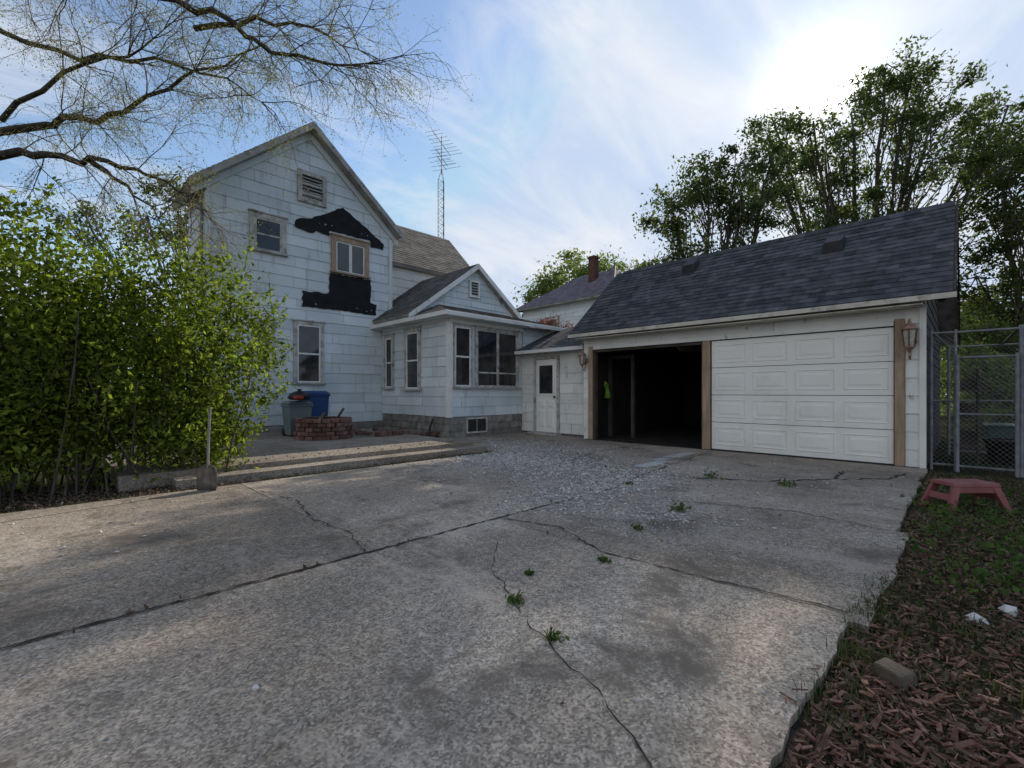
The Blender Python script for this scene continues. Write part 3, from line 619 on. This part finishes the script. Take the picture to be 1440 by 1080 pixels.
rows=[(.0,.10),(.05,.115),(.20,.115),(.27,.10),(.30,.03)]; vs=[]; 
for z,wd in rows:
    for k in range(7):
        t=(k-3)/3; vs.append(V((bx,by,z-.01))+u*wd*t+nrm*(-.03*(1-t*t)+ .05*(.3-z)*.3))
m.add(vs,[(r*7+k,r*7+k+1,(r+1)*7+k+1,(r+1)*7+k) for r in range(4) for k in range(6)]); o=m.make('blade','rust',sh,True)
so=o.modifiers.new('s','SOLIDIFY'); so.thickness=.004
m=MB(); m.tube([V((bx,by,.26))-nrm*.02,V((bx,by,.6))-nrm*.03,V((bx,by,.95))-nrm*.06],.014,8); m.make('handle','greywood',sh)
st=empty('step_stool'); m=MB(); sx,sy=6.35,.02; u=V((1,-1,0)).normalized(); vv=V((1,1,0)).normalized(); zb=-.03
def sp(a,b,z): return V((sx,sy,z+zb))+u*a+vv*b
m.hexa([sp(-.23,-.13,.24),sp(.23,-.13,.24),sp(.23,.13,.24),sp(-.23,.13,.24)],[sp(-.22,-.12,.275),sp(.22,-.12,.275),sp(.22,.12,.275),sp(-.22,.12,.275)])
for a in (-1,1):
    for b in (-1,1):
        m.hexa([sp(a*.31,b*.17,0),sp(a*.25,b*.17,0),sp(a*.25,b*.13,0),sp(a*.31,b*.13,0)],[sp(a*.225,b*.125,.24),sp(a*.15,b*.125,.24),sp(a*.15,b*.09,.24),sp(a*.225,b*.09,.24)])
    m.hexa([sp(a*.262,-.13,.10),sp(a*.252,-.13,.10),sp(a*.252,.13,.10),sp(a*.262,.13,.10)],[sp(a*.245,-.12,.16),sp(a*.235,-.12,.16),sp(a*.235,.12,.16),sp(a*.245,.12,.16)])
m.hexa([sp(-.22,-.128,.18),sp(.22,-.128,.18),sp(.22,-.118,.18),sp(-.22,-.118,.18)],[sp(-.22,-.124,.24),sp(.22,-.124,.24),sp(.22,-.114,.24),sp(-.22,-.114,.24)])
m.make('stool_body','stool',st,bevel=.008)
def chain(mb,P,W,Hh,z0=.03,s=.065,r=.0022):
    """chain-link mesh; P(a,b,z) wall frame, a in 0..W"""
    k=-Hh
    while k<W:
        a=max(0,k); b=min(W,k+Hh)
        if b>a:
            mb.tube([P(a,0,z0+a-k),P(b,0,z0+b-k)],r,3,False); mb.tube([P(W-a,.004,z0+a-k),P(W-b,.004,z0+b-k)],r,3,False)
        k+=s
def panel(name,P,W,top,mid=True,post=.022,mat='galv'):
    E=empty(name); m=MB()
    for a in (0,W): m.tube([P(a,0,-.03),P(a,0,top+.04)],post,10)
    m.tube([P(0,0,top),P(W,0,top)],.016,8); m.tube([P(0,0,.06),P(W,0,.06)],.016,8)
    if mid: m.tube([P(0,0,top*.5),P(W,0,top*.5)],.014,8)
    m.make('frame',mat,E,True); c_=MB(); chain(c_,P,W,top-.05); c_.make('mesh','galv',E)
X9=lambda x,y0:(lambda a,b,z:(x-b,y0-a,z))
Yk=lambda y,x0:(lambda a,b,z:(x0+a,y-b,z))
panel('kennel_panel',X9(9.25,.38),.26,2.0,post=.018)
panel('kennel_gate',X9(9.2,.10),.58,1.62)
panel('kennel_panel',X9(9.25,-.52),1.5,2.0)
panel('kennel_panel',X9(9.25,-2.06),1.5,2.0)
panel('kennel_side_panel',X9(11.6,.24),2.6,1.95)
panel('kennel_side_panel',Yk(-2.4,9.3),2.3,1.95)
t=MB(); 
for (a,b) in (((9.25,.36),(11.6,.24)),((9.25,-.5),(11.6,-.44)),((9.25,-1.2),(11.6,-1.2)),((9.25,.4),(9.25,-3.5))): t.tube([(*a,2.0),(*b,1.97)],.016,8)
t.make('kennel_roof_rails','galv')
t=MB(); t.hexa([(12.0,-.75,0),(12.7,-.75,0),(12.7,-.3,0),(12.0,-.3,0)],[(11.95,-.8,.5),(12.75,-.8,.5),(12.75,-.25,.5),(11.95,-.25,.5)]); t.box(11.9,12.8,-.85,-.2,.5,.54); t.make('storage_tub','teal',bevel=.02)
rk=empty('storage_rack'); t=MB()
for xx in (10.3,10.7):
    for yy in (-.12,.12): t.tube([(xx,yy,-.03),(xx,yy,1.5)],.016,6)
for zz in (.25,.7,1.15): t.box(10.28,10.72,-.14,.14,zz,zz+.025)
t.box(10.35,10.65,-.1,.1,.275,.5); t.lathe((10.5,0,.725),[(0,0),(.1,0),(.12,.22),(.11,.22)],12); t.box(10.36,10.62,-.1,.08,1.175,1.33); t.make('rack_and_pots','darkwood',rk)
t=MB(); t.lathe((10.9,-.42,-.03),[(0,0),(.17,0),(.22,.35),(.24,.35),(.24,.39),(.2,.39)],16); t.make('plant_pot','black',None,True)
# antenna mast
A=empty('antenna_tower'); ax,ay=12.6,17.2; m=MB(); rad=.17
cor=[(ax+rad*math.cos(w),ay+rad*math.sin(w)) for w in (0.3,2.39,4.49)]
for cx_,cy_ in cor: m.tube([(cx_,cy_,0),(cx_,cy_,10.9)],.014,5)
z=5
while z<10.8:
    for i in range(3):
        a=cor[i]; b=cor[(i+1)%3]; m.tube([(*a,z),(*b,z+.2)],.008,4); m.tube([(*b,z+.2),(*a,z+.4)],.008,4)
    z+=.4
for cx_,cy_ in cor: m.tube([(cx_,cy_,10.9),(ax,ay,11.5)],.012,5)
m.tube([(ax,ay,11.2),(ax,ay,13.0)],.022,6); m.make('mast','rust',A)
m=MB(); bu=V((.45,-.89,0)); bv=V((.89,.45,0))
for (z,Lb,n,el) in ((12.65,1.5,8,.62),(12.0,1.0,6,.45),(11.75,.8,4,.75)):
    c=V((ax,ay,z)); m.tube([c-bv*Lb*.6+V((0,0,.1)),c+bv*Lb*.6-V((0,0,.12))],.014,4)
    for k in range(n):
        t_=(k/(n-1)-.5)*1.2*Lb; e_=el*(.6+.5*k/n); p=c+bv*t_-V((0,0,.1*t_)); m.tube([p-bu*e_,p+bu*e_],.008,4)
m.make('yagi_elements','rust',A)
# ================================================================ TREES
def bent(a,b,n,bow,jit):
    a,b=V(a),V(b); out=[]
    for i in range(n+1):
        t=i/n; p=a.lerp(b,t)+V((0,0,1))*bow*math.sin(math.pi*t)
        if 0<i<n: p+=V([random.uniform(-jit,jit) for _ in range(3)])
        out.append(p)
    return out
def tree(name,base,trunk_top,r0,lobes,nc,lpc,ls,cr,bark='bark',leaf='leaf_tree',seed=1,spread=.75,twigr=.012,fill=4):
    random.seed(seed); T=empty(name); w=MB(); base=V(base); top=V(trunk_top); leaves=[]
    tp=bent(base,top,6,0,r0*.5); w.tube(tp,[r0*(1.25-.55*i/6) for i in range(7)],9)
    tot=sum(l[3]*l[4] for l in lobes)
    for (lat,d,z,r,wt) in lobes:
        c=site(lat,d,z); s=tp[random.choice((3,4,5,6))]
        L_=(c-s).length; hb=bent(s,c+V((0,0,r*.5)),8,-.10*L_,.05*L_/4)
        ra=min(r0*.45,.024*L_); w.tube(hb,[ra*(1-.85*i/8)+.015 for i in range(9)],6)
        for k in range(max(3,int(nc*r*wt/tot))):
            dr=V([random.gauss(0,1) for _ in range(3)]).normalized()*r*random.random()**.38; dr.z*=.85
            p=c+dr; q=hb[min(8,max(2,int(random.uniform(3,8.9))))]
            sb=bent(q,p,4,random.uniform(-.05,.15)*(p-q).length,.06*(p-q).length)
            w.tube(sb,[.022*(1-.2*i)+twigr*.6 for i in range(5)],4,False)
            m_=int(lpc*random.uniform(.3,1.6)); cc=cr*random.uniform(.45,1.3)
            for tw in range(3):
                e_=p+V([random.gauss(0,cc*.9) for _ in range(3)]); w.tube([sb[3],e_],[twigr,twigr*.5],3,False)
            pts=rng.normal(size=(m_,3))*np.array([cc,cc,cc*.6])*spread+np.array(p); leaves.append(pts)
            t_=.4+.6*rng.random((m_//fill,1)); leaves.append(np.array(q)*(1-t_)+np.array(p)*t_+rng.normal(size=(m_//fill,3))*cc*.35)
    w.make('branches',bark,T,True); quads('foliage',np.concatenate(leaves),ls,leaf,T,aspect=.5)
    return T
def B(lat,d): return site(lat,d,-.05)
random.seed(3)
tree('maple_tree',B(17,22),site(17,22,4.5),.36,[(13.9,21,12.7,1.9,1),(13.7,24,14.9,1.4,.6),(18.0,22,15.9,1.8,1),(20.8,23,15.2,2.4,1),(15.8,23,12.0,2.5,.9),(19.3,21,12.4,2.6,1),(22.6,22,12.6,2.2,1),(12.4,22,11.8,1.9,.8),(14.6,21,9.2,2.2,.8),(18,24,9.4,2.6,.8),(21.5,22,9,2.4,.9),(19.4,22,16.6,1.2,.7),(24,22,14,2,1),(16.4,22,14.0,1.3,.5)],290,84,.09,.48,seed=11)
k_=.74
ll=[(9.8,11.6,1.5,1),(8.0,10.2,1.4,.9),(8.3,7.6,1.7,.9),(11.6,10.2,1.8,1),(11.4,7.2,1.9,.9),(7.2,6.8,1.1,.8),(11.3,12.8,1.2,.6),(13.2,12.4,1.1,.5)]
tree('maple_tree',B(7.4,17),site(7.4,17,3),.2,[(a*k_,17,(z-1.12)*k_+1.12,r*k_,w_) for a,z,r,w_ in ll],170,84,.068,.36,seed=12,twigr=.008)
tree('oak_tree',B(20.5,18),site(20.5,18,3),.3,[(19.3,18,9.2,1.6,1),(20.8,18,10.2,1.7,1),(20.3,18,7,2.1,1),(18.9,18.5,5.2,1.3,.8),(19.8,18,3.9,1.8,1),(22.5,18,8,2.2,1),(23,18,5,2.4,1)],170,95,.075,.45,leaf='leaf_dark',seed=13)
tree('ash_tree',B(5,36),site(5,36,4),.35,[(4.9,36,10.0,2.4,1),(2.6,36,8.8,1.9,1),(7.4,36,10.4,2.0,1),(1.6,35,7.0,1.6,1)],90,80,.14,.7,leaf='leaf_pale',seed=14)
tree('elm_tree',B(-13,19),site(-13,19,3),.25,[(-14,19,9.2,1.4,1),(-15.2,19,7.8,1.4,1),(-12.9,19,7.5,1.2,1),(-18,19,8.2,1.5,.8)],70,50,.08,.5,seed=15)
tree('redbud_tree',B(1.6,17.5),site(1.6,17.5,1.5),.07,[(1.5,17.5,3.6,.7,1),(2.2,17.7,3.3,.6,1)],24,50,.04,.3,leaf='leaf_red',seed=16)
for k,(la,dd,s_) in enumerate(((13.0,12.2,.9),(15.0,13.7,1.3),(17.2,16.6,1.6),(19.6,17.6,1.9),(22.5,22.2,2.4))):
    tree('shrub',B(la,dd),site(la,dd,.4),.05,[(la,dd,.8*s_,.9*s_,1),(la+.6,dd+.3,1.5*s_,.9*s_,1),(la+.2,dd+.9,2.1*s_,.8*s_,1)],60,80,.045*s_,.34*s_,seed=20+k,leaf='leaf_dark' if k%2 else 'leaf_pale')
T=empty('distant_trees'); random.seed(5); pts=[]; wb=MB()
for k in range(52):
    an=math.radians(-30+k*3.4); R_=random.uniform(60,85); x,y=R_*math.cos(an),R_*math.sin(an); hh=random.uniform(7,11)
    wb.tube([(x,y,0),(x,y,hh*.7)],[.4,.15],6)
    for j in range(8):
        c=np.array([x+random.gauss(0,2.6),y+random.gauss(0,2.6),hh*random.uniform(.12,.9)]); pts.append(rng.normal(size=(90,3))*np.array([1.6,1.6,1.2])+c)
wb.make('trunks','bark',T); quads('foliage',np.concatenate(pts),.5,'leaf_tree',T)
# hedge
random.seed(9); Hd=empty('hedge_bush'); lv=[]; w=MB()
lobes=[]
for _ in range(80):
    x=random.uniform(-3.0,1.8); y=random.uniform(7.3,8.4); z=random.uniform(.9,2.55); r=random.uniform(.38,.68)
    lobes.append((x,y,z,r))
for _ in range(70):
    lobes.append((random.uniform(-2.4,1.6),random.uniform(6.95,7.9),random.uniform(.3,1.0),random.uniform(.3,.48)))
lobes+=[(1.55,7.3,2.5,.55),(1.95,7.5,1.8,.5),(2.05,7.5,1.3,.5),(1.85,7.4,.85,.45),(.9,7.4,2.65,.5),(0,7.2,2.6,.55),(-.6,7.1,2.65,.5),(-.3,7.3,2.8,.4),(1.5,7.9,2.7,.5),(2.2,8.0,1.9,.5),(2.15,7.7,2.3,.4),(1.65,7.4,.5,.4),(1.2,7.2,.45,.4)]
for (x,y,z,r) in lobes:
    n=int(740*(r/.6)**2); dv=rng.normal(size=(n,3)); dv/=np.linalg.norm(dv,axis=1)[:,None]
    rr=r*(rng.random(n)**.25)*(1+rng.normal(size=n)*.15)
    lv.append(np.array([x,y,z])+dv*rr[:,None]*np.array([1,1,.9]))
for _ in range(340):
    l=random.choice(lobes); th=random.uniform(0,6.28); s=V((l[0]+math.cos(th)*l[3]*.6,l[1]+math.sin(th)*l[3]*.6,l[2]+l[3]*random.uniform(.1,.8)))
    e_=s+V((random.gauss(0,.28)+.08,random.gauss(0,.2)-.05,random.uniform(.15,.6))); w.tube([s,e_],[.006,.002],3,False)
    t_=rng.random((34,1)); lv.append(np.array(s)*(1-t_)+np.array(e_)*t_+rng.normal(size=(34,3))*.035)
for _ in range(130):
    x=random.uniform(-3,1.8); y=random.uniform(6.9,8.3); e_=V((x+random.gauss(0,.3),y+random.gauss(0,.2),random.uniform(1.0,2.0)))
    w.tube(bent((x,y,-.05),e_,4,0,.04),[.014,.012,.010,.008,.005],5,False)
lv=np.concatenate(lv); keep=(lv[:,2]>.03)&((lv[:,2]>.4)|(rng.random(len(lv))<.6)); lv=lv[keep]
w.make('stems','bark',Hd,True); quads('foliage',lv,.034,'leaf_hedge',Hd,aspect=.5)
# overhanging tree (limbs reach into the view from the left)
random.seed(21); O=empty('overhanging_tree'); w=MB(); wt=MB(); tips=[]
def twig(p,dr,L_,r,lev):
    n=4; pts=[V(p)]; dv=V(dr).normalized()
    for i in range(n):
        dv=(dv+V([random.gauss(0,.17) for _ in range(3)])+V((0,0,-.10 if lev>1 else .0))).normalized(); pts.append(pts[-1]+dv*L_/n)
    (w if lev<2 else wt).tube(pts,[r*(1-.65*i/n) for i in range(n+1)],4 if lev<2 else 3,False)
    if lev>=2: tips.extend([pts[-1],pts[3]])
    if lev<3:
        for i in range(1,n+1):
            for _ in range(2 if lev==1 and i%2 else 1):
                a=(dv*1.1+V([random.gauss(0,.6) for _ in range(3)])).normalized(); twig(pts[i],a,L_*random.uniform(.45,.8),max(.003,r*.5),lev+1)
limbs=[([(-13,4.2),(-10.5,5.2),(-9,5.48),(-8.25,5.4),(-7.4,5.33),(-6.6,5.1),(-5.9,4.75)],.10),
([(-7.7,5.35),(-7.0,4.9),(-6.45,4.3)],.05),
([(-13,5),(-11,6),(-9,6.27),(-8.7,6.45),(-7.75,6.4),(-7,6.8),(-6,7.35),(-4.9,7.8)],.09),
([(-13,6.5),(-10,8.2),(-7.75,8.4),(-5.9,7.95),(-4.9,7.65),(-4.25,7.15),(-3.4,6.95),(-2.6,6.9)],.085),
([(-5.9,7.95),(-4.8,8.15),(-3.8,8.0),(-2.9,7.6)],.05),([(-10,8.2),(-8.5,7.6),(-7,7.7),(-5.6,7.2),(-4.9,6.8)],.05),
([(-9.6,6.2),(-8.4,7.1),(-7.2,7.4),(-6.5,7.9)],.05)]
for li,(pl,r) in enumerate(limbs):
    dd=8.3+[0,0,.5,-.3,.3,.6,.2][li]
    pts=[]
    for i in range(len(pl)-1):
        for k in range(3):
            t_=k/3; pts.append(site(pl[i][0]+(pl[i+1][0]-pl[i][0])*t_+random.gauss(0,.03),dd+random.gauss(0,.05),pl[i][1]+(pl[i+1][1]-pl[i][1])*t_+random.gauss(0,.04)))
    pts.append(site(pl[-1][0],dd,pl[-1][1])); n=len(pts)
    w.tube(pts,[r*(1-.85*i/(n-1)) for i in range(n)],8,False)
    for i in range(3 if n>8 else 1,n):
        for _ in range(1 if (i<n-1 and li in(0,1)) else 2 if i<n-1 else 3):
            ax_=(pts[i]-pts[i-1]).normalized(); a=(ax_*1.0+V([random.gauss(0,.6) for _ in range(3)])).normalized(); twig(pts[i],a,random.uniform(.6,1.25),.012,1)
w.tube([site(-13.2,8.3,-.05),site(-13.1,8.3,3),site(-13,8.3,6.6),site(-12.4,8.3,9)],[.42,.34,.25,.12],12)
w.make('branches','bark2',O,True); wt.make('twigs','twig',O)
tp=np.array([tuple(t) for t in tips]); tp=np.repeat(tp,4,axis=0)+rng.normal(size=(len(tp)*4,3))*.06; tp=tp[rng.random(len(tp))<.85]
quads('buds_and_leaves',tp,.017,'leaf_young',O,aspect=.4)
# ================================================================ LIGHT / SKY
az=math.radians(10.5); el=math.radians(29.6)
sd_=V((math.cos(az)*math.cos(el),math.sin(az)*math.cos(el),math.sin(el)))
sl=bpy.data.lights.new('sun','SUN'); sl.energy=5; sl.angle=math.radians(.53); sl.color=(1,.90,.76)
so=bpy.data.objects.new('sun',sl); so.rotation_euler=sd_.to_track_quat('Z','Y').to_euler(); bpy.context.collection.objects.link(so)
W=bpy.data.worlds.new('World'); bpy.context.scene.world=W; W.use_nodes=True; N,L=W.node_tree.nodes,W.node_tree.links
bgn=N['Background']; sky=N.new('ShaderNodeTexSky'); sky.sky_type='NISHITA'; sky.sun_disc=False; sky.sun_elevation=el; sky.sun_rotation=math.radians(90)-az
sky.air_density=1.15; sky.dust_density=.4; sky.ozone_density=1.8
co=N.new('ShaderNodeTexCoord').outputs['Generated']
sep=N.new('ShaderNodeSeparateXYZ'); L.new(co,sep.inputs[0])
def mth(op,a,b=None):
    n=N.new('ShaderNodeMath'); n.operation=op
    for i,x in enumerate((a,b)):
        if x is None: continue
        if hasattr(x,'is_linked'): L.new(x,n.inputs[i])
        else: n.inputs[i].default_value=x
    return n.outputs[0]
den=mth('ADD',mth('MAXIMUM',sep.outputs[2],0),.22)
cmb=N.new('ShaderNodeCombineXYZ'); L.new(mth('DIVIDE',sep.outputs[0],den),cmb.inputs[0]); L.new(mth('DIVIDE',sep.outputs[1],den),cmb.inputs[1])
n1=noise(N,L,cmb.outputs[0],1.7,7,.60,stretch=(1.0,2.0,1),dist=.35,dim='2D')
n2=noise(N,L,cmb.outputs[0],.6,1,.5,dim='2D')
dotn=N.new('ShaderNodeVectorMath'); dotn.operation='DOT_PRODUCT'; L.new(co,dotn.inputs[0]); dotn.inputs[1].default_value=sd_
dpr=dotn.outputs['Value']; dp=mth('MAXIMUM',dpr,0); cloud_fill=mth('MAXIMUM',mth('MULTIPLY',dpr,-1),0)  # unseen extra cloud opposite the sun, added to fill the shaded house front
cov=ramp(N,L,mth('ADD',mth('ADD',n1,mth('MULTIPLY',n2,.5)),mth('ADD',mth('MULTIPLY',mth('POWER',dp,5),.16),mth('MULTIPLY',cloud_fill,.7))),.70,1.08)
base=mixc(N,L,1.0,mixc(N,L,1.0,sky.outputs[0],(1.2,1.2,1.22),'MULTIPLY'),(3.7,4.5,5.9),'DARKEN')
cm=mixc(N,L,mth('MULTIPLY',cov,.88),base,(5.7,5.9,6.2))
glow=mth('ADD',mth('MULTIPLY',mth('POWER',dp,22),.6),mth('ADD',mth('MULTIPLY',mth('POWER',dp,260),3.5),mth('MULTIPLY',mth('POWER',dp,2600),160)))
gc=N.new('ShaderNodeCombineColor'); L.new(glow,gc.inputs[0]); L.new(mth('MULTIPLY',glow,.97),gc.inputs[1]); L.new(mth('MULTIPLY',glow,.9),gc.inputs[2])
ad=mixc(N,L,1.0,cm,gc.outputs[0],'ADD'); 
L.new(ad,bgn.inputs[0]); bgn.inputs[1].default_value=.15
# camera
cd=bpy.data.cameras.new('camera'); cd.lens=16; cd.sensor_width=36; cd.shift_y=.0083; cd.clip_end=1000; cd.clip_start=.05
cam=bpy.data.objects.new('camera',cd); cam.location=(0,0,1.12); cam.rotation_euler=(math.radians(90),0,math.radians(-45)); bpy.context.collection.objects.link(cam)
sc=bpy.context.scene; sc.camera=cam; sc.view_settings.view_transform='Standard'; sc.view_settings.look='None'; sc.view_settings.exposure=0
